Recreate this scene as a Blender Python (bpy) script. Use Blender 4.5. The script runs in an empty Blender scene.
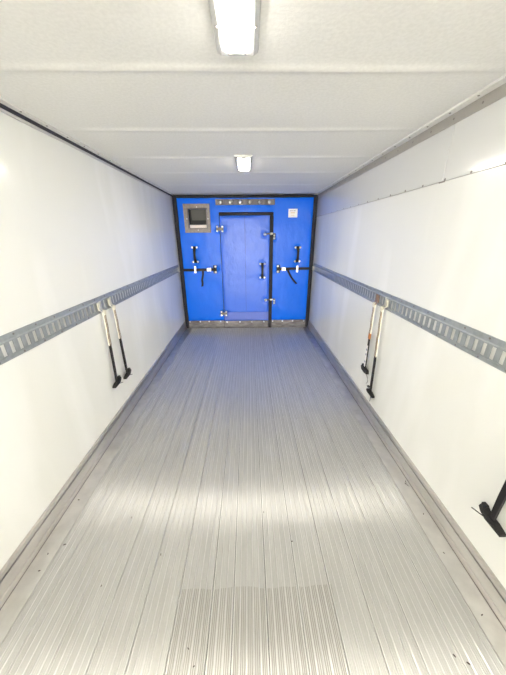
import bpy, math, random
from mathutils import Vector, Matrix
random.seed(7)
scene = bpy.context.scene
col = scene.collection
R = math.radians

# ------------------------------------------------------------------ camera
cam_d = bpy.data.cameras.new('camera')
cam = bpy.data.objects.new('camera', cam_d)
col.objects.link(cam)
PITCH, YAW, ROLL = R(21.29), R(0.85), R(-0.45)
cam_d.sensor_fit = 'VERTICAL'
cam_d.sensor_height = 36.0
cam_d.lens = 36.0 * 260.26 / 675.0
cam_d.clip_start = 0.02
fwd = Vector((math.sin(YAW) * math.cos(PITCH), math.cos(YAW) * math.cos(PITCH), -math.sin(PITCH)))
rt = Vector((math.cos(YAW), -math.sin(YAW), 0))
up = rt.cross(fwd)
rt2 = rt * math.cos(ROLL) + up * math.sin(ROLL)
up2 = -rt * math.sin(ROLL) + up * math.cos(ROLL)
m = Matrix((rt2, up2, -fwd)).transposed().to_4x4()
m.translation = Vector((0.0405, 0.0, 1.724))
cam.matrix_world = m
scene.camera = cam

# ------------------------------------------------------------------ daylight through the open rear, exposure
world = bpy.data.worlds.new('overcast_sky')
scene.world = world
world.use_nodes = True
bg = world.node_tree.nodes['Background']
bg.inputs[0].default_value = (1.0, 0.95, 0.84, 1)
bg.inputs[1].default_value = 14.0
LAMP_STRENGTH = 60.0
vs = scene.view_settings
vs.view_transform = 'Standard'
vs.look = 'None'
vs.gamma = 1.0
vs.use_curve_mapping = False
vs.exposure = 0.72

# ------------------------------------------------------------------ materials
def material(name, color, rough=0.5, metal=0.0, coat=0.0, coat_rough=0.1, emit=None, aniso=0.0, spec=None):
    mt = bpy.data.materials.new(name)
    mt.use_nodes = True
    b = mt.node_tree.nodes['Principled BSDF']
    b.inputs['Base Color'].default_value = (*color, 1)
    b.inputs['Roughness'].default_value = rough
    b.inputs['Metallic'].default_value = metal
    b.inputs['Coat Weight'].default_value = coat
    b.inputs['Coat Roughness'].default_value = coat_rough
    if spec is not None:
        b.inputs['Specular IOR Level'].default_value = spec
    if emit:
        b.inputs['Emission Color'].default_value = (*emit[0], 1)
        b.inputs['Emission Strength'].default_value = emit[1]
    if aniso:
        b.inputs['Anisotropic'].default_value = aniso
        cx = mt.node_tree.nodes.new('ShaderNodeCombineXYZ')
        cx.inputs[0].default_value = 1.0
        mt.node_tree.links.new(cx.outputs[0], b.inputs['Tangent'])
    return mt

def tex(mt, scale=(1, 1, 1), noise=5.0, detail=3.0, bump=0.1, dist=0.01, c1=None, c2=None, lo=0.35, hi=0.65, rough=None):
    """noise in world coordinates driving bump and, if asked, a colour or roughness mottle"""
    nt = mt.node_tree
    b = nt.nodes['Principled BSDF']
    g = nt.nodes.new('ShaderNodeNewGeometry')
    mp = nt.nodes.new('ShaderNodeMapping')
    mp.inputs['Scale'].default_value = scale
    nt.links.new(g.outputs['Position'], mp.inputs[0])
    n = nt.nodes.new('ShaderNodeTexNoise')
    n.inputs['Scale'].default_value = noise
    n.inputs['Detail'].default_value = detail
    nt.links.new(mp.outputs[0], n.inputs['Vector'])
    if bump:
        bp = nt.nodes.new('ShaderNodeBump')
        bp.inputs['Strength'].default_value = bump
        bp.inputs['Distance'].default_value = dist
        nt.links.new(n.outputs['Fac'], bp.inputs['Height'])
        old = b.inputs['Normal'].links
        if old:
            nt.links.new(old[0].from_socket, bp.inputs['Normal'])
        nt.links.new(bp.outputs[0], b.inputs['Normal'])
        cn = b.inputs['Coat Normal']
        nt.links.new(bp.outputs[0], cn)
    if c1:
        cr = nt.nodes.new('ShaderNodeValToRGB')
        cr.color_ramp.elements[0].position = lo
        cr.color_ramp.elements[0].color = (*c1, 1)
        cr.color_ramp.elements[1].position = hi
        cr.color_ramp.elements[1].color = (*c2, 1)
        nt.links.new(n.outputs['Fac'], cr.inputs[0])
        nt.links.new(cr.outputs[0], b.inputs['Base Color'])
    if rough:
        mr = nt.nodes.new('ShaderNodeMapRange')
        mr.inputs['To Min'].default_value = rough[0]
        mr.inputs['To Max'].default_value = rough[1]
        mr.inputs['From Min'].default_value = 0.3
        mr.inputs['From Max'].default_value = 0.7
        nt.links.new(n.outputs['Fac'], mr.inputs[0])
        nt.links.new(mr.outputs[0], b.inputs['Roughness'])
    return mt

M = {}
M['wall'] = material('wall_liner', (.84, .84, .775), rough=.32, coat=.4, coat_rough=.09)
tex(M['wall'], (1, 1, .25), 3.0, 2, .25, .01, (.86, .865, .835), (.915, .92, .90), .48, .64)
tex(M['wall'], (1, 1, 1), 90, 2, .06, .003)
M['panel'] = material('upper_liner', (.74, .745, .74), rough=.16, coat=.5, coat_rough=.05)
tex(M['panel'], (1, 1, 1), 2.5, 2, .15, .01)
M['ceiling'] = material('ceiling_liner', (.80, .785, .735), rough=.6)
tex(M['ceiling'], (1, 1, 1), 70, 3, .16, .004, (.815, .81, .785), (.865, .86, .835))
M['floor'] = material('floor_aluminium', (.67, .665, .65), rough=.31, metal=.5, aniso=1.0)
tex(M['floor'], (6, .8, 1), 4, 4, 0, 0, (.53, .525, .51), (.64, .635, .62), rough=(.28, .34))
M['rib'] = material('rib_aluminium', (.72, .715, .70), rough=.28, metal=.65, aniso=1.0)
M['groove'] = material('groove_aluminium', (.55, .545, .53), rough=.38, metal=.42, aniso=1.0)
nt = M['groove'].node_tree     # grime trodden into the grooves where people step, with its own ragged outline
g = nt.nodes.new('ShaderNodeNewGeometry'); sp = nt.nodes.new('ShaderNodeSeparateXYZ')
nt.links.new(g.outputs['Position'], sp.inputs[0])
nz = nt.nodes.new('ShaderNodeTexNoise'); nz.inputs['Scale'].default_value = 7
nt.links.new(g.outputs['Position'], nz.inputs['Vector'])
def math_node(op, a, b_):
    n = nt.nodes.new('ShaderNodeMath'); n.operation = op
    for i, v in enumerate((a, b_)):
        if isinstance(v, (int, float)): n.inputs[i].default_value = v
        else: nt.links.new(v, n.inputs[i])
    return n.outputs[0]
wob = math_node('MULTIPLY', math_node('SUBTRACT', nz.outputs['Fac'], .5), .035)
my = math_node('LESS_THAN', math_node('ADD', sp.outputs[1], wob), .80)
ax = math_node('ABSOLUTE', math_node('SUBTRACT', sp.outputs[0], .06), 0)
mx = math_node('LESS_THAN', math_node('ADD', ax, wob), .39)
mask = math_node('MULTIPLY', my, mx)
mix = nt.nodes.new('ShaderNodeMix'); mix.data_type = 'RGBA'
mix.inputs['A'].default_value = (.55, .545, .53, 1); mix.inputs['B'].default_value = (.36, .34, .315, 1)
nt.links.new(mask, mix.inputs['Factor'])
nt.links.new(mix.outputs['Result'], nt.nodes['Principled BSDF'].inputs['Base Color'])
def corrugate(mt, dist):
    # hair-fine extrusion lines running along the planks
    t_ = mt.node_tree
    gg = t_.nodes.new('ShaderNodeNewGeometry'); wv = t_.nodes.new('ShaderNodeTexWave')
    wv.wave_type = 'BANDS'; wv.bands_direction = 'X'; wv.inputs['Scale'].default_value = 72
    t_.links.new(gg.outputs['Position'], wv.inputs['Vector'])
    bp = t_.nodes.new('ShaderNodeBump'); bp.inputs['Strength'].default_value = 1.0; bp.inputs['Distance'].default_value = dist
    t_.links.new(wv.outputs['Fac'], bp.inputs['Height'])
    t_.links.new(bp.outputs[0], t_.nodes['Principled BSDF'].inputs['Normal'])
corrugate(M['floor'], .0006); corrugate(M['rib'], .0006)
M['seam'] = material('floor_gap', (.09, .085, .08), rough=.8)
M['flat'] = material('flat_aluminium', (.80, .79, .765), rough=.42, metal=1.0)
tex(M['flat'], (1, 1, 1), 9, 4, .03, .003, (.66, .65, .63), (.80, .79, .765), rough=(.34, .52))
M['rail'] = material('rail_aluminium', (.74, .72, .69), rough=.4, metal=.85)
tex(M['rail'], (1, .3, 1), 8, 3, .02, .003, (.52, .505, .48), (.62, .60, .575))
M['galv'] = material('galvanised_steel', (.40, .43, .445), rough=.42, metal=.5)
tex(M['galv'], (1, 1, 1), 30, 3, .02, .002, (.37, .40, .415), (.44, .47, .485))
M['trim'] = material('trim_grey', (.46, .44, .41), rough=.45, metal=.35)
M['trimlight'] = material('trim_light_grey', (.62, .60, .60), rough=.4, metal=.3)
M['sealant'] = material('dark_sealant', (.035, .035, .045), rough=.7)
M['rivet'] = material('rivet_dull', (.30, .28, .27), rough=.5, metal=.6)
M['rivetlight'] = material('rivet_light', (.55, .55, .55), rough=.4, metal=.8)
M['blue'] = material('blue_vinyl', (.0, .15, .88), rough=.42, coat=.16, coat_rough=.12, spec=.2)
tex(M['blue'], (1, 1, .6), 5, 3, .35, .03)
tex(M['blue'], (1, 1, 1), 120, 2, .12, .003)
M['door'] = material('blue_door_vinyl', (.02, .14, .78), rough=.38, coat=.25, coat_rough=.25, spec=.4)
tex(M['door'], (1, 1, .6), 7, 3, .35, .03)
tex(M['door'], (1, 1, 1), 60, 2, .3, .004)
M['gasket'] = material('dark_rubber', (.022, .02, .026), rough=.6, spec=.25)
M['black'] = material('black_webbing', (.022, .02, .022), rough=.65, spec=.25)
tex(M['black'], (1, 1, 1), 300, 1, .15, .002)
M['rubber'] = material('black_rubber', (.022, .021, .021), rough=.5, spec=.3)
M['chrome'] = material('bright_bolt_steel', (.95, .95, .94), rough=.38, metal=1.0)
M['steel'] = material('dull_steel', (.13, .12, .125), rough=.4, metal=.3)
M['frame'] = material('grey_steel_frame', (.40, .365, .345), rough=.45, metal=.3)
tex(M['frame'], (1, 1, 1), 25, 2, .02, .002, (.19, .165, .155), (.25, .22, .205))
M['kick'] = material('scuffed_steel', (.42, .38, .36), rough=.42, metal=.4)
tex(M['kick'], (1, 1, 3), 9, 4, .08, .01, (.12, .113, .118), (.22, .207, .212))
M['duct'] = material('duct_grey', (.11, .11, .10), rough=.6)
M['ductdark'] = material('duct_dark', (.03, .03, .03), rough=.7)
M['pale'] = material('pale_lip', (.86, .76, .72), rough=.4)
M['label'] = material('white_label', (.88, .86, .86), rough=.5)
M['print'] = material('label_print', (.30, .30, .42), rough=.6)
M['printwarm'] = material('label_print_warm', (.72, .60, .48), rough=.6)
M['web'] = material('cream_webbing', (.80, .77, .66), rough=.75)
tex(M['web'], (1, 1, 1), 300, 1, .2, .002)
M['stripe'] = material('tan_stripe', (.20, .13, .08), rough=.75)
M['orange'] = material('orange_brown_tape', (.45, .17, .05), rough=.6)
M['fitting'] = material('pale_zinc', (.74, .72, .62), rough=.4, metal=.55)
M['rust'] = material('rusty_fitting', (.36, .24, .18), rough=.6, metal=.4)
M['housing'] = material('lamp_housing', (.62, .62, .61), rough=.4)
M['lens'] = material('lamp_diffuser', (.95, .95, .93), rough=.4, emit=((1.0, .948, .84), LAMP_STRENGTH))
M['speck'] = material('dirt_speck', (.07, .05, .045), rough=.9)
M['ink'] = material('pen_mark', (.08, .07, .07), rough=.8)

# ------------------------------------------------------------------ mesh helpers
class MB:
    def __init__(s): s.v, s.f, s.mi = [], [], []
    def face(s, ids, mi=0): s.f.append(ids); s.mi.append(mi)
    def box(s, x0, x1, y0, y1, z0, z1, mi=0, bev=0.0):
        b = len(s.v)
        if bev <= 0:
            s.v += [(x, y, z) for z in (z0, z1) for y in (y0, y1) for x in (x0, x1)]
            for q in ((0, 2, 3, 1), (4, 5, 7, 6), (0, 1, 5, 4), (2, 6, 7, 3), (0, 4, 6, 2), (1, 3, 7, 5)):
                s.face([b + i for i in q], mi)
            return s
        # chamfered: each corner gives three vertices
        idx = {}
        for sx in (0, 1):
            for sy in (0, 1):
                for sz in (0, 1):
                    cx, cy, cz = (x0, x1)[sx], (y0, y1)[sy], (z0, z1)[sz]
                    dx, dy, dz = bev * (1 - 2 * sx), bev * (1 - 2 * sy), bev * (1 - 2 * sz)
                    for a, p in (('x', (cx, cy + dy, cz + dz)), ('y', (cx + dx, cy, cz + dz)), ('z', (cx + dx, cy + dy, cz))):
                        idx[a, sx, sy, sz] = len(s.v); s.v.append(p)
        I = idx
        for k in (0, 1):
            s.face([I['x', k, a, c] for a, c in ((0, 0), (0, 1), (1, 1), (1, 0))][::1 if k == 0 else -1], mi)
            s.face([I['y', a, k, c] for a, c in ((0, 0), (1, 0), (1, 1), (0, 1))][::1 if k == 0 else -1], mi)
            s.face([I['z', a, c, k] for a, c in ((0, 0), (0, 1), (1, 1), (1, 0))][::1 if k == 0 else -1], mi)
        for i in (0, 1):
            for j in (0, 1):
                s.face([I['y', 0, i, j], I['y', 1, i, j], I['z', 1, i, j], I['z', 0, i, j]], mi)
                s.face([I['x', i, 0, j], I['x', i, 1, j], I['z', i, 1, j], I['z', i, 0, j]], mi)
                s.face([I['x', i, j, 0], I['x', i, j, 1], I['y', i, j, 1], I['y', i, j, 0]], mi)
                for k in (0, 1):
                    s.face([I['x', i, j, k], I['y', i, j, k], I['z', i, j, k]], mi)
        return s
    def prism(s, prof, axis, a0, a1, mi=0, mis=None, caps=True):
        """closed profile extruded along axis ('x','y','z'); profile pairs are the other two axes in order"""
        b = len(s.v); n = len(prof)
        def pt(p, a):
            return {'x': (a, p[0], p[1]), 'y': (p[0], a, p[1]), 'z': (p[0], p[1], a)}[axis]
        s.v += [pt(p, a0) for p in prof] + [pt(p, a1) for p in prof]
        for i in range(n):
            j = (i + 1) % n
            s.face([b + i, b + j, b + n + j, b + n + i], mis[i] if mis else mi)
        if caps:
            s.face([b + i for i in range(n)][::-1], mi); s.face([b + n + i for i in range(n)], mi)
        return s
    def tube(s, pts, r, n=8, mi=0):
        pts = [Vector(p) for p in pts]
        rs = r if isinstance(r, (list, tuple)) else [r] * len(pts)
        b = len(s.v)
        ref = Vector((0.3, 0.2, 1)).normalized()
        for i, p in enumerate(pts):
            t = (pts[min(i + 1, len(pts) - 1)] - pts[max(i - 1, 0)]).normalized()
            u = t.cross(ref)
            if u.length < .1: u = t.cross(Vector((1, 0, 0)))
            u.normalize(); w = t.cross(u)
            for k in range(n):
                a = 2 * math.pi * k / n
                s.v.append(tuple(p + (u * math.cos(a) + w * math.sin(a)) * rs[i]))
        for i in range(len(pts) - 1):
            for k in range(n):
                k2 = (k + 1) % n
                s.face([b + i * n + k, b + i * n + k2, b + (i + 1) * n + k2, b + (i + 1) * n + k], mi)
        s.face([b + k for k in range(n)][::-1], mi)
        e = b + (len(pts) - 1) * n
        s.face([e + k for k in range(n)], mi)
        return s
    def dome(s, c, axis, r, h, n=10, mi=0):
        """low dome standing on a plane, growing along the unit vector axis"""
        c = Vector(c); a = Vector(axis).normalized()
        u = a.orthogonal().normalized(); w = a.cross(u)
        b = len(s.v)
        rings = ((1.0, 0.0), (.95, .45), (.62, .85))
        for rr, hh in rings:
            for k in range(n):
                t = 2 * math.pi * k / n
                s.v.append(tuple(c + (u * math.cos(t) + w * math.sin(t)) * r * rr + a * h * hh))
        s.v.append(tuple(c + a * h))
        for i in range(2):
            for k in range(n):
                k2 = (k + 1) % n
                s.face([b + i * n + k, b + i * n + k2, b + (i + 1) * n + k2, b + (i + 1) * n + k], mi)
        for k in range(n):
            s.face([b + 2 * n + k, b + 2 * n + (k + 1) % n, b + 3 * n], mi)
        s.face([b + k for k in range(n)][::-1], mi)
        return s
    def ribbon(s, pts, side, width, thick, mi=0):
        """flat strap following pts; side = width direction"""
        pts = [Vector(p) for p in pts]; sd = Vector(side).normalized()
        b = len(s.v)
        for i, p in enumerate(pts):
            t = (pts[min(i + 1, len(pts) - 1)] - pts[max(i - 1, 0)]).normalized()
            nrm = t.cross(sd).normalized()
            w = width[i] if isinstance(width, (list, tuple)) else width
            for a, c in ((-1, -1), (1, -1), (1, 1), (-1, 1)):
                s.v.append(tuple(p + sd * a * w / 2 + nrm * c * thick / 2))
        for i in range(len(pts) - 1):
            for k in range(4):
                k2 = (k + 1) % 4
                s.face([b + i * 4 + k, b + i * 4 + k2, b + i * 4 + 4 + k2, b + i * 4 + 4 + k], mi)
        s.face([b, b + 3, b + 2, b + 1], mi)
        e = b + 4 * (len(pts) - 1)
        s.face([e, e + 1, e + 2, e + 3], mi)
        return s
    def mesh(s, name, mats, smooth=False, center=None):
        vs_ = [Vector(v) for v in s.v]
        if center is None:
            lo = Vector([min(v[i] for v in vs_) for i in range(3)]); hi = Vector([max(v[i] for v in vs_) for i in range(3)])
            center = (lo + hi) / 2
        me = bpy.data.meshes.new(name)
        me.from_pydata([tuple(v - center) for v in vs_], [], s.f)
        for mt in (mats if isinstance(mats, (list, tuple)) else [mats]):
            me.materials.append(mt)
        me.polygons.foreach_set('material_index', s.mi)
        me.update()
        import bmesh
        bm = bmesh.new(); bm.from_mesh(me)
        bmesh.ops.recalc_face_normals(bm, faces=bm.faces)
        bm.to_mesh(me); bm.free()
        if smooth:
            me.polygons.foreach_set('use_smooth', [True] * len(me.polygons))
            if smooth != 'full':
                me.set_sharp_from_angle(angle=R(smooth if smooth is not True else 40))
        return me, center
    def build(s, name, mats, parent=None, smooth=False):
        me, c = s.mesh(name, mats, smooth)
        return put(name, me, c, parent)

WPOS = {}
def put(name, me, loc, parent=None):
    o = bpy.data.objects.new(name, me)
    col.objects.link(o)
    o.location = loc
    WPOS[o.name] = Vector(loc)
    if parent:
        o.parent = parent
        o.matrix_parent_inverse = Matrix.Translation(-WPOS[parent.name])
    return o
def tag(o, label=None, cat=None, group=None, kind=None):
    if label: o['label'] = label
    if cat: o['category'] = cat
    if group: o['group'] = group
    if kind: o['kind'] = kind
    return o
def empty(name, loc, label, cat, group=None):
    o = put(name, None, Vector(loc))
    o.empty_display_size = .05
    return tag(o, label, cat, group)
SHARED = {}
def stud(kind, loc, axis, r, h, mat, parent, name):
    """small fastener sharing its mesh with all alike ones"""
    key = (kind, axis, r, h, mat)
    if key not in SHARED:
        SHARED[key] = MB().dome((0, 0, 0), axis, r, h, 8).mesh(name, M[mat], True, Vector((0, 0, 0)))[0]
    return put(name, SHARED[key], Vector(loc), parent)

# ------------------------------------------------------------------ dimensions of the trailer box
HW = 1.245            # half inside width
CEIL = 2.385
Y0, Y1 = -6.0, 5.14   # open rear, front wall
YB = 4.99             # face of the bulkhead

# ------------------------------------------------------------------ floor of ribbed planks
floor = MB().box(-HW - .06, HW + .06, Y0, Y1, -.12, -.012).build('floor', M['seam'])
tag(floor, 'ribbed bare aluminium plank floor of the trailer', None, None, 'structure')
def plank_mesh(w):
    mb = MB(); prof = []; mis = []
    x0, x1 = -w / 2 + .0018, w / 2 - .0018
    n = max(2, round(w / .0334)); pitch = (x1 - x0) / n
    def add(x, z, mi): prof.append((x, z)); mis.append(mi)
    add(x0, -.012, 0)
    top, rib, gd = 0.0, .0028, -.0009
    add(x0, rib * .6, 1); add(x0 + .001, rib, 1); add(x0 + .0052, rib, 1); add(x0 + .0066, top, 0)
    for k in range(n):
        a = x0 + k * pitch; b = a + pitch
        s0 = a + (.0066 if k == 0 else .0032); s1 = b - (.0066 if k == n - 1 else .0032)
        ng = 3; gp = (s1 - s0) / ng
        for j in range(ng):
            c = s0 + (j + .5) * gp
            add(c - .0019, top, 2); add(c - .0012, gd, 2); add(c + .0012, gd, 2); add(c + .0019, top, 0)
        if k < n - 1:
            add(s1, top, 1); add(b - .0017, rib, 1); add(b, rib + .0004, 1); add(b + .0017, rib, 1); add(b + .0032, top, 0)
    add(x1 - .0066, top, 1); add(x1 - .0052, rib, 1); add(x1 - .001, rib, 1); add(x1, rib * .6, 1)
    add(x1, -.012, 0)
    mb.prism(prof, 'y', Y0, Y1, 0, mis, caps=False)
    return mb.mesh('plank', [M['floor'], M['rib'], M['groove']], 50, Vector((0, 0, 0)))[0]
edges = [-1.108, -1.006, -.839, -.672, -.505, -.338, -.168, -.058, .109, .276, .443, .610, .777, .944, 1.111]
pm = {}
for a, b in zip(edges[:-1], edges[1:]):
    w = round(b - a, 3)
    key = min(pm, key=lambda q: abs(q - w)) if pm and min(abs(q - w) for q in pm) < .0015 else w
    if key not in pm: pm[key] = plank_mesh(w)
    put('plank', pm[key], Vector(((a + b) / 2, 0, 0)), floor)
for a, b in ((-1.2145, -1.1095), (1.1125, 1.2145)):
    o = MB().box(a, b, Y0, Y1, -.012, .001, bev=.0006).build('edge_plank', M['flat'], floor)

# ------------------------------------------------------------------ walls, ceiling, kick rails
def wave(y, z, seed):
    return (math.sin(y * 7.3 + seed + .35 * math.sin(z * 2.1)) * .45 + math.sin(y * 12.7 + seed * 2.3 + .5 * math.sin(z * 1.7 + 1)) * .3
            + math.sin(y * 3.1 + z * 1.3 + seed) * .5)
def wall(name, side, label):
    mb = MB(); ny, nz = 240, 24
    for j in range(nz + 1):
        z = -.05 + (CEIL + .10) * j / nz
        for i in range(ny + 1):
            y = Y0 + (Y1 + .06 - Y0) * i / ny
            mb.v.append((side * (HW + .0026 * wave(y, z, 1.0 if side < 0 else 4.0) + .0022), y, z))
    W = ny + 1
    for j in range(nz):
        for i in range(ny):
            mb.face([j * W + i, j * W + i + 1, (j + 1) * W + i + 1, (j + 1) * W + i])
    b = len(mb.v); xo = side * (HW + .06)
    mb.v += [(xo, Y0, -.05), (xo, Y1 + .06, -.05), (xo, Y1 + .06, CEIL + .05), (xo, Y0, CEIL + .05)]
    t = nz * W
    mb.face([b, b + 1, b + 2, b + 3])
    mb.face([0, t, b + 3, b]); mb.face([ny, t + ny, b + 2, b + 1])
    mb.face([b, b + 1, ny, 0]); mb.face([b + 3, b + 2, t + ny, t])
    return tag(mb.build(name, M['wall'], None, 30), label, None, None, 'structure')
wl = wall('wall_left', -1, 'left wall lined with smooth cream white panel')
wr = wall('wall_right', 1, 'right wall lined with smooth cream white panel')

mb = MB(); nx, ny = 10, 560
bows = [-5.82, -5.16, -4.5, -3.84, -3.18, -2.52, -1.86, -1.20, -.54, .12, .78, 1.441, 2.121, 2.777, 3.376, 4.123, 4.75]
for j in range(ny + 1):
    y = Y0 + (Y1 + .06 - Y0) * j / ny
    d = sum(math.exp(-((y - q) / .018) ** 2) for q in bows)
    for i in range(nx + 1):
        x = -HW + 2 * HW * i / nx
        edge = 1 - (abs(x) / HW) ** 6
        mb.v.append((x, y, CEIL - .008 * d * edge + .002 * edge * math.sin(x * 3 + y * 2.2)))
W = nx + 1
for j in range(ny):
    for i in range(nx):
        mb.face([j * W + i, j * W + i + 1, (j + 1) * W + i + 1, (j + 1) * W + i])
b = len(mb.v); t = ny * W
mb.v += [(-HW, Y0, CEIL + .06), (HW, Y0, CEIL + .06), (HW, Y1 + .06, CEIL + .06), (-HW, Y1 + .06, CEIL + .06)]
mb.face([b, b + 1, b + 2, b + 3]); mb.face([0, nx, b + 1, b]); mb.face([t, t + nx, b + 2, b + 3])
mb.face([0, t, b + 3, b]); mb.face([nx, t + nx, b + 2, b + 1])
ceil = tag(mb.build('ceiling', M['ceiling'], None, 60), 'pebbled off-white ceiling liner with cross ridges', None, None, 'structure')

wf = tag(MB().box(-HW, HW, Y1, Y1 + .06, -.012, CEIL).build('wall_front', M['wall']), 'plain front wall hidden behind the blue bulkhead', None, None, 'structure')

for side, nm in ((-1, 'left'), (1, 'right')):
    P = lambda x, z: (side * (HW - x), z)
    prof = [P(-.004, -.012), P(.026, -.012), P(.026, .030), P(.022, .034), P(.019, .034), P(.019, .103), P(.017, .106), P(-.004, .106)]
    bb = tag(MB().prism(prof, 'y', Y0, Y1).build('baseboard_' + nm, M['rail']), 'aluminium kick rail along the foot of the ' + nm + ' wall', None, None, 'structure')
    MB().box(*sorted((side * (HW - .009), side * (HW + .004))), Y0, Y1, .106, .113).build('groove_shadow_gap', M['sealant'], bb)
    MB().box(*sorted((side * (HW - .0262), side * (HW - .030))), Y0, Y1, -.012, .0028).build('sealant_line', M['rivet'], bb)
    MB().box(*sorted((side * (HW - .016), side * (HW + .004))), Y0, Y1, .113, .143, bev=.002).build('top_lip', M['rail'], bb)

# right wall: upper liner panels, grey ceiling angle
for a, b in ((Y0, 1.8205), (1.8235, YB - .002)):
    p = MB().box(HW - .004, HW + .012, a, b, 2.030, 2.36, bev=.001).build('upper_panel', M['panel'], wr)
    p['label'] = 'glossy white panel along the top of the wall'
mt = MB().box(HW - .002, HW + .01, Y0, YB - .002, 2.026, 2.031).build('panel_seam', M['trim'], wr)
for y in (1.398, 1.600, 1.80, 2.015, 2.228, 2.45, 2.67, 2.9, 3.13, 3.36, 3.6, 3.85, 4.1, 4.4, 4.7):
    stud('rv', (HW - .004, y, 2.035), (-1, 0, 0), .0075, .004, 'rivet', wr, 'rivet')
MB().box(HW - .006, HW - .002, 1.80, 1.85, 2.022, 2.029).build('sealant_blob', M['rivet'], wr)
for k, (yy, zz) in enumerate(((1.83, 2.195), (1.835, 2.175))):
    MB().box(HW - .0045, HW - .003, yy - .006, yy + .014, zz - .0012, zz + .0012).build('pen_mark', M['trimlight'], wr)
tr = tag(MB().box(HW - .009, HW + .01, Y0, YB - .002, 2.318, 2.374, bev=.002).build('trim_1', M['trim']), 'grey metal angle between right wall and ceiling', None, None, 'structure')
MB().box(HW - .055, HW - .002, Y0, YB - .002, 2.374, CEIL + .004, bev=.001).build('ceiling_flange', M['ceiling'], tr)
for k in range(17):
    y = 1.24 + .2 * k
    if y > 4.8: break
    stud('rv', (HW - .036, y, 2.374), (0, 0, -1), .006, .003, 'rivet', tr, 'rivet')
    stud('rv', (HW - .009, y - .005, 2.345), (-1, 0, 0), .006, .003, 'rivet', tr, 'rivet')
tl = tag(MB().box(-HW - .01, -HW + .006, Y0, YB - .002, 2.342, 2.358, bev=.002).build('trim_2', M['trimlight']), 'thin grey strip with dark sealant between left wall and ceiling', None, None, 'structure')
MB().box(-HW - .01, -HW + .012, Y0, YB - .002, 2.358, 2.376).build('sealant_line', M['sealant'], tl)
MB().box(-HW + .002, -HW + .05, Y0, YB - .002, 2.376, CEIL + .004, bev=.001).build('ceiling_flange', M['ceiling'], tl)
for k in range(17):
    y = 1.42 + .2 * k
    if y > 4.8: break
    stud('rv', (-HW + .036, y, 2.376), (0, 0, -1), .006, .003, 'rivet', tl, 'rivet')

# ------------------------------------------------------------------ logistic tracks with real slots
def track(side, ystart, label):
    root = empty('logistics_track', (side * (HW - .006), 1.9, 1.115), label, 'cargo track', 'slotted cargo tracks')
    z0, za, zs0, zs1, zb, z1 = 1.114, 1.134, 1.144, 1.210, 1.222, 1.252
    pitch, hw = .0535, .0118
    xb, xf = HW - .0025, HW - .0080        # flange face, raised face
    mb = MB()
    ye = YB - .07
    ys = [-.6]
    k = math.ceil((-.57 - ystart) / pitch)
    slots = []
    while ystart + k * pitch < ye - .03:
        slots.append(ystart + k * pitch); k += 1
    def q(p): 
        b = len(mb.v); mb.v.extend([(side * x, y, z) for x, y, z in p]); mb.face([b, b + 1, b + 2, b + 3])
    y0 = ys[0]
    # flanges, steps
    for a, b in ((( xb, z0), (xb, za)), ((xb, za), (xf, za + .006)), ((xf, za + .006), (xf, zs0)), ((xf, zs1), (xf, zb - .006)), ((xf, zb - .006), (xb, zb)), ((xb, zb), (xb, z1)), ((xb, z1), (HW + .003, z1)), ((HW + .003, z0), (xb, z0))):
        q([(a[0], y0, a[1]), (a[0], ye, a[1]), (b[0], ye, b[1]), (b[0], y0, b[1])])
    # webs between the slots and the slot reveals
    prev = y0
    for s in slots + [None]:
        e = ye if s is None else s - hw
        q([(xf, prev, zs0), (xf, e, zs0), (xf, e, zs1), (xf, prev, zs1)])
        if s is None: break
        a, b = s - hw, s + hw
        xi = xf + .0025
        for p in ([(xf, a, zs0), (xi, a, zs0), (xi, a, zs1), (xf, a, zs1)], [(xf, b, zs0), (xi, b, zs0), (xi, b, zs1), (xf, b, zs1)],
                  [(xf, a, zs0), (xf, b, zs0), (xi, b, zs0), (xi, a, zs0)], [(xf, a, zs1), (xf, b, zs1), (xi, b, zs1), (xi, a, zs1)]):
            q(p)
        prev = b
    mb.build('slotted_rail', M['galv'], root)
    y = .55
    i = 0
    while y < ye - .05:
        stud('trv', (side * xb, y, 1.239), (-side, 0, 0), .006, .003, 'rivet', root, 'rivet')
        stud('trv', (side * xb, y + .03, 1.124), (-side, 0, 0), .006, .003, 'rivet', root, 'rivet')
        y += .16; i += 1
    # end bracket where the bulkhead strap hooks on
    MB().box(*sorted((side * (HW - .030), side * (HW - .0100))), ye - .075, ye - .002, 1.135, 1.205, bev=.004).build('end_hook', M['fitting'], root)
    return root
track(-1, 1.260, 'grey slotted cargo track running along the left wall')
track(1, 1.092, 'grey slotted cargo track running along the right wall')

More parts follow.
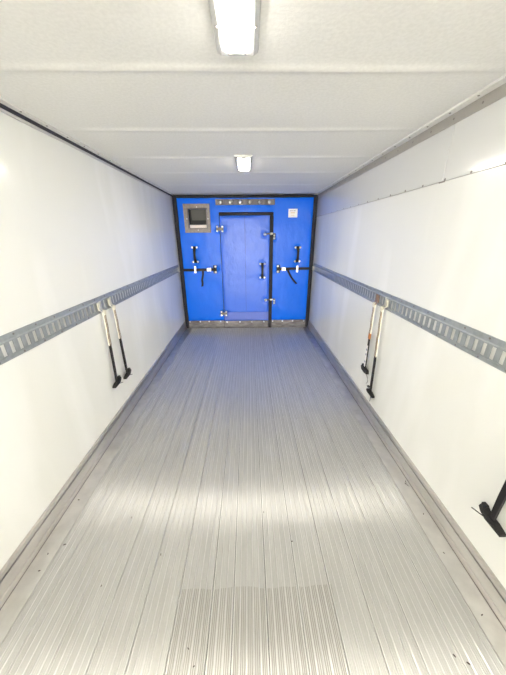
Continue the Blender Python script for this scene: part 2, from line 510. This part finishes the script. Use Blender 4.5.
# ------------------------------------------------------------------ ceiling lamps
def lamp(yc, label, n):
    x = .010; z = CEIL
    root = empty('ceiling_lamp', (x, yc, z - .004), label, 'lamp', 'ceiling strip lamps')
    L = .235
    # housing tray with sloping flanges
    prof = [(x - .080, z - .001), (x - .076, z - .012), (x - .060, z - .020), (x + .060, z - .020), (x + .076, z - .012), (x + .080, z - .001)]
    hs = MB().prism(prof, 'y', yc - L - .012, yc + L + .012).build('housing', M['housing'], root)
    # lens: rounded tub
    mb = MB(); rings = []
    for dz, ins in ((-.018, 0), (-.022, .001), (-.026, .005), (-.028, .014)):
        w, l, r = .0535 - ins, L - .014 - ins, .022
        ring = []
        for cxs, cys, a0 in ((1, 1, 0), (-1, 1, 90), (-1, -1, 180), (1, -1, 270)):
            for t in range(5):
                a = R(a0 + t * 22.5)
                ring.append((x + cxs * (w - r) + r * math.cos(a), yc + cys * (l - r) + r * math.sin(a), z + dz))
        rings.append(ring)
    for rg in rings: mb.v += rg
    nn = len(rings[0])
    for i in range(3):
        for k in range(nn):
            mb.face([i * nn + k, i * nn + (k + 1) % nn, (i + 1) * nn + (k + 1) % nn, (i + 1) * nn + k])
    mb.face([3 * nn + k for k in range(nn)]); mb.face([k for k in range(nn)][::-1])
    mb.build('diffuser', M['lens'], root, True)
    for sx in (-1, 1):
        for dy in (-.10, .10):
            stud('ls', (x + sx * .066, yc + dy, z - .0185), (0, 0, -1), .0045, .004, 'rivet', root, 'screw')
        for dy in (-1, 1):
            stud('ls', (x + sx * .032, yc + dy * (L - .004), z - .020), (0, 0, -1), .0045, .005, 'rivet', root, 'screw')
    for dy in (-1, 1):
        MB().box(x - .024, x + .024, *sorted((yc + dy * (L - .016), yc + dy * (L + .002))), z - .025, z - .0195, bev=.002).build('end_clip', M['housing'], root)
    return root
lamp(1.070, 'bright white ceiling lamp cut by the top edge, nearest to the viewer', 1)
lamp(2.935, 'small bright ceiling lamp farther away, near the blue bulkhead', 2)

# ------------------------------------------------------------------ the blue bulkhead
BK = empty('insulated_bulkhead', (0, YB, 0), 'blue vinyl insulated bulkhead with a door closing off the far end', 'bulkhead')
FX0, FX1, FZ0, FZ1 = -1.232, 1.236, .0, 2.372
DX0, DX1, DZ1 = -.455, .425, 2.058
dents = []     # places where bolts pull the vinyl in
hand_pos = [(-.930, 1.542, 1.289), (.942, 1.527, 1.284)]
for x, za, zb in hand_pos:
    dents += [(x, za), (x, zb)]
strip_b = [(-.425 + .1676 * k, 2.266) for k in range(6)]
kick_x = [-1.143, -.936, -.759, -.531, -.40, -.145, .09, .332, .51, .707, .911, 1.134]
dents += strip_b + [(-.50, 1.845), (-.50, .306), (.508, 1.69), (.50, .545), (-.56, 1.153), (.578, 1.147), (-.942, 1.153), (.945, 1.155)]
dents += [(x, .15) for x in kick_x if not (DX0 < x < DX1 + .05)]
def face_y(x, z, ds, amp=.026, sg=.042):
    d = 0
    for dx, dz in ds:
        q = ((x - dx) ** 2 + (z - dz) ** 2) / sg ** 2
        if q < 9: d += math.exp(-q)
    return amp * min(d, 1.2)
def lin(a, b, n): return [a + (b - a) * i / n for i in range(n + 1)]
def vinyl(name, xs, zs, y, mat, parent, hole, ds, seed, bulge=.006):
    mb = MB(); idx = {}
    def gv(i, j):
        if (i, j) not in idx:
            x, z = xs[i], zs[j]
            edge = min(1, min(x - xs[0], xs[-1] - x, z - zs[0], zs[-1] - z) / .05)
            wr_ = .0022 * math.sin(x * 6 + seed + 1.2 * math.sin(z * 3)) + .0016 * math.sin(z * 9 + x * 5 + seed)
            yy = y - (bulge + wr_) * math.sqrt(max(0, edge)) + face_y(x, z, ds)
            idx[i, j] = len(mb.v); mb.v.append((x, yy, z))
        return idx[i, j]
    for i in range(len(xs) - 1):
        for j in range(len(zs) - 1):
            cx, cz = (xs[i] + xs[i + 1]) / 2, (zs[j] + zs[j + 1]) / 2
            if any(h[0] < cx < h[1] and h[2] < cz < h[3] for h in hole): continue
            mb.face([gv(i, j), gv(i + 1, j), gv(i + 1, j + 1), gv(i, j + 1)])
    me, c = mb.mesh(name, M[mat], 'full')
    o = put(name, me, c, parent)
    return o
WX0, WX1, WZ0, WZ1 = -.985, -.680, 1.862, 2.165     # duct opening
xs = lin(-1.170, WX0, 8) + lin(WX0, WX1, 14)[1:] + lin(WX1, DX0, 10)[1:] + lin(DX0, DX1 + .045, 40)[1:] + lin(DX1 + .045, 1.176, 32)[1:]
zs = lin(.155, WZ0, 80) + lin(WZ0, 2.105, 10)[1:] + [2.135, WZ1] + lin(WZ1, 2.336, 8)[1:]
face = vinyl('vinyl_cover', xs, zs, YB, 'blue', BK, [(DX0, DX1 + .045, 0, 2.105), (WX0, WX1, WZ0, WZ1)], dents, 1.0)
# core slab behind the cover: boards round the door and the duct opening
core = MB()
yb0, yb1 = YB + .016, YB + .100
core.box(FX0, WX0 - .001, yb0, yb1, FZ0, FZ1).box(WX0 - .001, WX1 + .001, yb0, yb1, FZ0, WZ0 - .001).box(WX0 - .001, WX1 + .001, yb0, yb1, WZ1 + .001, FZ1)
core.box(WX1 + .001, FX1, yb0, yb1, FZ0, FZ1)
core.build('foam_core', M['blue'], BK)
# perimeter gasket
for nm, bx in (('edge_gasket', (FX0, -1.165, FZ0, FZ1)), ('edge_gasket', (1.172, FX1, FZ0, FZ1)), ('edge_gasket', (-1.165, 1.172, 2.332, FZ1))):
    MB().box(bx[0], bx[1], YB - .022, YB + .014, bx[2], bx[3], bev=.008).build(nm, M['gasket'], BK)
# kick strips
def kickstrip(a, b, parent, z0=.004, z1=.152):
    mb = MB(); n = max(4, int((b - a) / .03))
    xs_ = lin(a, b, n)
    for z, yo in ((z0, -.010), (z1 * .5, -.014), (z1, -.011)):
        for i, x in enumerate(xs_):
            mb.v.append((x, YB + yo + .003 * math.sin(x * 23 + z * 8), z))
    w = n + 1
    for j in range(2):
        for i in range(n):
            mb.face([j * w + i, j * w + i + 1, (j + 1) * w + i + 1, (j + 1) * w + i])
    k = len(mb.v)
    for z in (z0, z1):
        mb.v += [(a, YB + .010, z), (b, YB + .010, z)]
    t = 2 * w
    mb.face([0, n, k + 1, k]); mb.face([t, t + n, k + 3, k + 2])
    mb.face([0, w, t, k + 2, k]); mb.face([n, w + n, t + n, k + 3, k + 1]); mb.face([k, k + 1, k + 3, k + 2])
    return mb.build('kick_strip', M['kick'], parent, 'full' if False else 60)
ksl = kickstrip(-1.164, DX0 - .004, BK); ksr = kickstrip(DX1 + .048, 1.171, BK)
AX = (0, -1, 0)
def bolt(x, z, parent, y=None, r=.016, h=.012, mat='chrome'):
    return stud('bolt', (x, (YB - .010) if y is None else y, z), AX, r, h, mat, parent, 'bolt')
for x in kick_x:
    if x < DX0: bolt(x, .138, ksl, YB - .011)
    elif x > DX1 + .05: bolt(x, .132, ksr, YB - .011)
# door
dxs = lin(DX0 + .004, DX1, 44); dzs = lin(.155, DZ1, 84)
ddents = [(.342, 1.751), (.365, .570), (.300, 1.244), (.290, .996), (-.41, 1.845), (-.41, .306), (-.015, .5), (-.015, .75), (-.015, 1.0), (-.015, 1.25), (-.015, 1.5), (-.015, 1.75)]
door = vinyl('door', dxs, dzs, YB - .016, 'door', BK, [], [d for d in ddents if d[0] != -.015], 3.0, .008)
door['label'] = 'blue vinyl personnel door in the bulkhead'
slab = MB().box(DX0 + .004, DX1, YB - .012, YB + .014, .012, DZ1, bev=.003).build('door_slab', M['blue'], door)
MB().box(-.0165, -.0115, YB - .029, YB - .015, .36, 2.04).build('door_stitch_line', material('blue_thread', (.0, .06, .42), .6), door)
MB().box(DX0 + .012, DX1 - .004, YB - .030, YB - .018, .170, .330, bev=.003).build('scuff_plate', material('scuff_film', (.10, .16, .58), .35, .1), door)
dk = kickstrip(DX0 + .004, DX1 - .002, door)
dk.location.y -= .012
for x in kick_x:
    if DX0 < x < DX1: bolt(x, .128, door, YB - .025)
MB().box(DX0 - .004, DX1 + .062, YB - .040, YB + .014, DZ1, 2.108, bev=.008).build('door_gasket', M['gasket'], BK)
MB().box(DX1 + .001, DX1 + .062, YB - .040, YB + .014, .002, DZ1 - .001, bev=.008).build('door_gasket', M['gasket'], BK)
MB().box(DX0 - .004, DX0 + .003, YB - .012, YB + .014, .004, DZ1 - .001).build('door_seam', M['gasket'], BK)
# hinges
for z in (1.845, .306):
    h = MB().box(DX0 - .060, DX0 + .066, YB - .040, YB - .026, z - .022, z + .022, bev=.004)
    h.tube([(DX0, YB - .040, z - .034), (DX0, YB - .040, z + .034)], .012, 10)
    h.box(DX0 - .064, DX0 - .028, YB - .030, YB - .004, z - .050, z + .050, bev=.003)
    h.box(DX0 + .028, DX0 + .064, YB - .034, YB - .012, z - .050, z + .050, bev=.003)
    hg = h.build('hinge', M['steel'], BK, True)
    for sx in (-.046, .046):
        for dz in (-.035, .035):
            bolt(DX0 + sx, z + dz, hg, YB - .034, .019, .012)
# latches on the free edge of the door
for x, z in ((.342, 1.751), (.365, .570)):
    lt = MB().tube([(x, YB - .014, z), (x, YB - .045, z)], .012, 10)
    lt.tube([(x - .01, YB - .050, z), (x + .06, YB - .056, z + .012), (x + .125, YB - .050, z + .016)], [.011, .014, .012], 8)
    lo = lt.build('latch', M['steel'], BK, True)
    MB().dome((x, YB - .040, z), AX, .030, .030, 12).build('latch_knob', M['chrome'], lo, True)
    MB().tube([(x + .085, YB - .056, z + .006), (x + .135, YB - .056, z + .014)], .019, 10).build('latch_roller', M['fitting'], lo, True)
    pl = MB().box(x + .146, x + .186, YB - .022, YB - .004, z - .090, z + .020, bev=.004).build('latch_plate', M['steel'], lo)
    for dz in (-.020, -.066):
        bolt(x + .166, z + dz, lo, YB - .022, .019, .014)
# grab handles
def handle(x, z0, z1, y, parent):
    zm = (z0 + z1) / 2
    mb = MB().ribbon([(x, y - .012, z1 + .012), (x, y - .016, z1 - .018), (x, y - .055, z1 - .055), (x, y - .062, zm), (x, y - .055, z0 + .055), (x, y - .016, z0 + .018), (x, y - .012, z0 - .012)],
                     (1, 0, 0), [.052, .05, .040, .036, .040, .05, .052], .014)
    o = mb.build('grab_handle', M['rubber'], parent, 60)
    for z in (z0, z1):
        p = MB().box(x - .052, x + .052, y - .010, y + .010, z - .018, z + .018, bev=.004)
        p.build('handle_foot', M['rubber'], o if parent is BK else parent)
        for sx in (-.040, .040):
            bolt(x + sx, z, o if parent is BK else parent, y - .010, .021, .014)
    return o
for x, za, zb in hand_pos: handle(x, zb, za, YB, BK)
handle(.298, .996, 1.244, YB - .016, door)
# row of six bolts over the door, on a puckered metal strip
mb = MB(); n = 72; sx0, sx1 = -.508, .506
for z in (2.222, 2.312):
    for i in range(n + 1):
        x = sx0 + (sx1 - sx0) * i / n
        ph = (x + .425) / .1676 * 2 * math.pi
        mb.v.append((x, YB - .012 + .006 * math.cos(ph), z))
for i in range(n):
    mb.face([i, i + 1, n + 2 + i, n + 1 + i])
b = len(mb.v)
for z in (2.222, 2.312): mb.v += [(sx0, YB + .006, z), (sx1, YB + .006, z)]
mb.face([0] + list(range(1, n + 1)) + [b + 1, b]); mb.face(list(range(n + 1, 2 * n + 2)) + [b + 3, b + 2])
mb.face([0, n + 1, b + 2, b]); mb.face([n, 2 * n + 1, b + 3, b + 1])
st = mb.build('bolted_strip', M['steel'], BK, 40)
for x, z in strip_b: bolt(x, z, st, YB - .006, .026, .018)
# duct opening
ox0, ox1, oz0, oz1 = -1.066, -.612, 1.786, 2.245
fr = MB()
yf0, yf1 = YB - .024, YB + .010
for bx in ((ox0, ox1, oz0, WZ0), (ox0, ox1, WZ1, oz1), (ox0, WX0, WZ0, WZ1), (WX1, ox1, WZ0, WZ1)):
    fr.box(bx[0], bx[1], yf0, yf1, bx[2], bx[3], bev=.004)
duct = fr.build('duct_frame', M['frame'], BK)
ln = MB()
for bx in ((WX0 - .018, WX1 + .018, WZ0 - .018, WZ0 - .004), (WX0 - .018, WX1 + .018, WZ1 + .004, WZ1 + .018), (WX0 - .018, WX0 - .004, WZ0 - .003, WZ1 + .003), (WX1 + .004, WX1 + .018, WZ0 - .003, WZ1 + .003)):
    ln.box(bx[0], bx[1], yf0 - .005, yf0 + .003, bx[2], bx[3], bev=.001)
ln.build('inner_bead', M['steel'], duct)
for x, z in ((-.832, WZ1 + .030), (-.832, WZ0 - .034), (WX0 - .030, 2.01), (WX1 + .030, 2.01)):
    stud('fb', (x, yf0 - .001, z), AX, .011, .006, 'rivetlight', duct, 'rivet')
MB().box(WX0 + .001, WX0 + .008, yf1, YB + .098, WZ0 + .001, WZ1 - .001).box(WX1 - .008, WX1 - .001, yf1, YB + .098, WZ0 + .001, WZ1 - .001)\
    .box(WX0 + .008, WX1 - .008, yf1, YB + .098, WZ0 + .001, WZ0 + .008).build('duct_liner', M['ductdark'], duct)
MB().prism([(YB + .020, WZ1 - .002), (YB + .030, WZ1 - .002), (YB + .090, 1.990), (YB + .080, 1.990)], 'x', WX0 + .038, WX1 - .009).build('tilted_flap', M['duct'], duct)
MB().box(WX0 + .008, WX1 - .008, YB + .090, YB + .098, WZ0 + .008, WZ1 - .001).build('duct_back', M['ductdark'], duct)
MB().box(WX0 + .010, WX1 - .004, YB - .020, YB - .006, WZ0 + .001, WZ0 + .052, bev=.003).build('sill_lip', M['pale'], duct)
# label
lb = MB().box(.745, .903, YB - .013, YB - .0085, 2.022, 2.158).build('paper_label', M['label'], BK)
lb['label'] = 'small white printed label'
for x0, x1, z0, z1, mk in ((.772, .800, 2.120, 2.132, 'print'), (.808, .828, 2.120, 2.132, 'print'), (.836, .868, 2.120, 2.132, 'print'), (.785, .862, 2.088, 2.104, 'printwarm'), (.790, .850, 2.052, 2.060, 'printwarm')):
    MB().box(x0, x1, YB - .0140, YB - .0129, z0, z1).build('print_block', M[mk], lb)
# ratchet straps from bulkhead to tracks
def side_strap(s, xw, xg, xbk, xp, z, tail):
    y = YB - .036
    zz = lambda x: z + .006 * math.sin((x - xp) * 3)
    pts = [(xw + (xp - xw) * t / 10, y - (.006 if 0 < t < 10 else 0), zz(xw + (xp - xw) * t / 10)) for t in range(11)]
    o = MB().ribbon(pts, (0, 0, 1), .046, .006).build('retaining_strap', M['black'], BK)
    g = MB().box(xg - .017, xg + .017, y - .020, YB - .004, z - .062, z + .062, bev=.005).build('strap_guide', M['chrome'], o)
    k = MB().box(xbk - .036, xbk + .030, y - .026, y + .014, z - .030, z + .030, bev=.006).box(xbk + s * .034 - .006, xbk + s * .034 + .006, y - .030, y + .010, z - .036, z + .036, bev=.003)
    k.build('strap_buckle', M['chrome'], o)
    MB().box(xp - .030, xp + .030, YB - .022, YB - .002, z - .072, z + .072, bev=.004).build('strap_anchor', M['rubber'], o)
    for dz in (-.050, .050): bolt(xp + s * .008, z + dz, o, YB - .022, .022, .014)
    MB().box(*sorted((xw, xw - s * .055)), y - .012, y + .006, z - .038, z + .038, bev=.004).build('strap_end_hook', M['fitting'], o)
    MB().ribbon(tail, (.9, 0, .2), .036, .005).build('loose_tail', M['black'], o)
    return o
side_strap(1, -1.226, -.942, -.690, -.580, 1.153, [(-.800, YB - .044, 1.14), (-.806, YB - .050, 1.06), (-.830, YB - .050, .96), (-.826, YB - .046, .90), (-.838, YB - .042, .845)])
side_strap(-1, 1.230, .945, .697, .595, 1.150, [(.770, YB - .044, 1.13), (.810, YB - .050, 1.05), (.850, YB - .055, .985), (.895, YB - .052, .93), (.945, YB - .044, .875)])

# ------------------------------------------------------------------ cargo straps hanging from the tracks
def cargo_strap(side, y, ytop, zs, zb, label, style=0, lean=0.0):
    """fitting in a track slot, pale webbing down to zs, black sleeve to zb, black clamp foot"""
    root = empty('cargo_strap', (side * (HW - .03), y, zb - .03), label, 'strap', 'cargo straps hanging from the tracks')
    X = lambda d: side * (HW - (d if d < .0145 else .0145 + (d - .0145) * .62))
    yb = y + lean
    yy = lambda z: y + (yb - y) * (1.12 - z) / (1.12 - zb)
    fm = 'rust' if style == 1 else 'fitting'
    fb = MB().box(*sorted((X(.0135), X(.034))), ytop - .030, ytop + .026, 1.142, 1.212, bev=.006)
    fb.tube([(X(.030), ytop - .022, 1.150), (X(.040), y - .014, 1.122), (X(.040), y + .022, 1.122), (X(.030), ytop + .020, 1.150)], .006, 8)
    fb.box(*sorted((X(.033), X(.042))), ytop - .014, ytop + .012, 1.165, 1.222, bev=.003)
    fit = fb.build('track_fitting', M[fm], root)
    # knot of folded webbing over the ring
    MB().ribbon([(X(.028), y, 1.095), (X(.028), y, 1.125), (X(.036), y, 1.136), (X(.050), y, 1.132), (X(.050), y, 1.095)], (0, 1, 0), .034, .006).build('webbing_loop', M['web'], root, 60)
    zt = 1.112
    pts = [(X(.037), yy(z), z) for z in lin(zt, zs, 6)]
    wb = MB().ribbon(pts, (0, 1, 0), .029, .010).build('webbing', M['web'], root)
    for sy in (-.009, .009):
        MB().ribbon([(X(.0455), yy(z) + sy + .003 * math.sin(z * 40), z) for z in lin(zt, zs, 14)], (0, 1, 0), .008, .003).build('stripe', M['stripe'], wb)
    if style == 1:
        MB().box(*sorted((X(.024), X(.050))), yy(zs) - .019, yy(zs) + .019, zs - .055, zs + .008, bev=.006).build('brown_tape', M['orange'], root)
        MB().ribbon([(X(.036), yy(z), z) for z in lin(zs - .05, zb, 8)], (0, 1, 0), .025, .010).build('black_sleeve', M['black'], root)
        w2 = MB().ribbon([(X(.044), yy(z) + .006, z) for z in lin(zs - .125, zb + .03, 5)], (0, 1, 0), .024, .004).build('white_tag', M['label'], root)
        for zz_ in (zs - .17, zs - .22, zs - .30):
            MB().box(*sorted((X(.0475), X(.0488))), yy(zz_) - .004, yy(zz_) + .016, zz_ - .010, zz_ + .012).build('tag_print', M['print'], w2)
    else:
        MB().ribbon([(X(.036), yy(z), z) for z in lin(zs + .006, zb, 8)], (0, 1, 0), [.025, .027, .026, .025, .026, .027, .025, .024, .024], .013).build('black_sleeve', M['black'], root, 60)
    # clamp foot: shoe-like block along the wall with raised heel, lever and pin
    yq = yy(zb)
    if style == 1:
        prof = [(yq - .085, zb - .030), (yq - .070, zb + .018), (yq - .02, zb + .030), (yq + .055, zb + .050), (yq + .075, zb + .020), (yq + .060, zb - .025), (yq - .010, zb - .042)]
    elif style == 2:
        prof = [(yq - .085, zb - .040), (yq - .080, zb - .015), (yq - .020, zb + .012), (yq + .020, zb + .014), (yq + .062, zb + .010), (yq + .068, zb - .022), (yq + .02, zb - .032)]
    else:
        prof = [(yq - .080, zb - .042), (yq - .078, zb - .018), (yq - .030, zb + .006), (yq + .012, zb + .012), (yq + .030, zb + .022), (yq + .050, zb + .044), (yq + .070, zb + .040), (yq + .074, zb + .012), (yq + .055, zb - .018), (yq + .02, zb - .040)]
    prof = [(yq + (a - yq) * .85, zb + (c - zb) * .62) for a, c in prof]
    ft = MB().prism(prof, 'x', *sorted((X(.014), X(.062))), caps=True).build('clamp_foot', M['rubber'], root)
    MB().box(*sorted((X(.060), X(.074))), yq - .050, yq + .030, zb - .014, zb - .004, bev=.002).build('clamp_lever', M['rubber'], ft)
    MB().box(*sorted((X(.020), X(.055))), yq + .036, yq + .062, zb + .022, zb + .038, bev=.003).build('clamp_knob', M['rubber'], ft)
    # loose cord end
    if style == 1:
        cord = [(X(.030), yq - .03, zb - .03), (X(.034), yq - .075, zb - .050), (X(.030), yq - .095, zb - .090), (X(.03), yq - .070, zb - .125)]
    elif style == 2:
        cord = [(X(.030), yq - .01, zb - .02), (X(.030), yq - .016, zb - .06), (X(.030), yq - .014, zb - .100)]
    else:
        cord = [(X(.030), yq + .02, zb - .03), (X(.034), yq + .06, zb - .046), (X(.030), yq + .105, zb - .066)]
    MB().tube(cord, .0028, 6).build('cord_end', M['rubber'] if style != 1 else M['rivet'], root, True)
    return root
cargo_strap(-1, 2.203, 2.170, .815, .448, 'cream strap with black sleeve on the left wall, nearer of the pair', 0, -.040)
cargo_strap(-1, 2.378, 2.345, .806, .418, 'cream strap with black sleeve on the left wall, farther of the pair', 0, .000)
cargo_strap(1, 2.365, 2.345, .828, .445, 'cream strap with brown tape and white tag on the right wall', 1, -.020)
cargo_strap(1, 2.212, 2.180, .665, .295, 'cream strap with long plain black sleeve beside the tagged strap, right wall', 2, -.050)
cargo_strap(1, .845, .845, .800, .425, 'strap with black foot at the right edge of the photo, nearest the viewer', 0, .000)

# ------------------------------------------------------------------ specks and pen squiggle on the floor
sq = [(1.190 + .010 * math.sin(t * 1.3), 1.365 + .006 * t + .012 * math.cos(t * 2.1), .0022) for t in range(8)]
o = MB().tube(sq, .0016, 5).build('pen_squiggle', M['ink'])
tag(o, 'small dark squiggle on the flat floor strip at the right rail', 'mark')
specks = [
    (-.252, .586, 'tiny dark crumb on the left of the worn groove patch, upper of two'),
    (-.217, .533, 'tiny dark crumb on the left of the worn groove patch, lower of two'),
    (.281, 1.014, 'tiny dark crumb between the bright floor reflection and the worn patch, right of centre'),
    (-.491, .961, 'tiny dark crumb between the bright floor reflection and the worn patch, left of centre'),
    (-.751, 1.18, 'tiny dark crumb at the left end of the bright floor reflection'),
    (.12, 1.196, 'tiny dark crumb in the middle of the bright floor reflection'),
    (-1.177, 1.315, 'tiny dark crumb on the flat floor strip by the left rail, farthest away'),
    (-1.154, .98, 'tiny dark crumb on the flat floor strip by the left rail, middle one'),
    (-1.087, 1.026, 'tiny dark crumb on the leftmost ribbed plank, beside the flat strip'),
    (-1.143, .897, 'tiny dark crumb on the flat floor strip by the left rail, nearest the viewer'),
    (-.761, .821, 'lone tiny dark crumb on ribbed planks well left of the worn patch'),
    (1.178, 1.162, 'tiny dark crumb on the flat floor strip by the right rail, farthest away'),
    (1.153, .935, 'tiny dark crumb on the flat floor strip by the right rail, middle one'),
    (.964, .518, 'tiny dark crumb in the bottom right corner, right one of a pair'),
    (.92, .541, 'tiny dark crumb in the bottom right corner, left one of a pair'),
    (1.152, .669, 'tiny dark crumb on the flat floor strip by the right rail, nearest the viewer')]
sm = None
for k, (x, y, lab) in enumerate(specks):
    if sm is None:
        sm = MB().prism([(-.004, -.012), (.003, -.014), (.006, -.002), (.004, .012), (-.003, .014), (-.006, .003)], 'z', 0, .002).mesh('dirt_speck', M['speck'], False, Vector((0, 0, 0)))[0]
    z = .0034 if -1.108 < x < 1.111 else .001
    o = put('dirt_speck', sm, Vector((x, y, z)))
    o.rotation_euler.z = random.uniform(0, 3.1)
    s = random.uniform(.32, .55); o.scale = (s, s, 1)
    tag(o, lab, 'dirt', 'dirt crumbs on the floor')
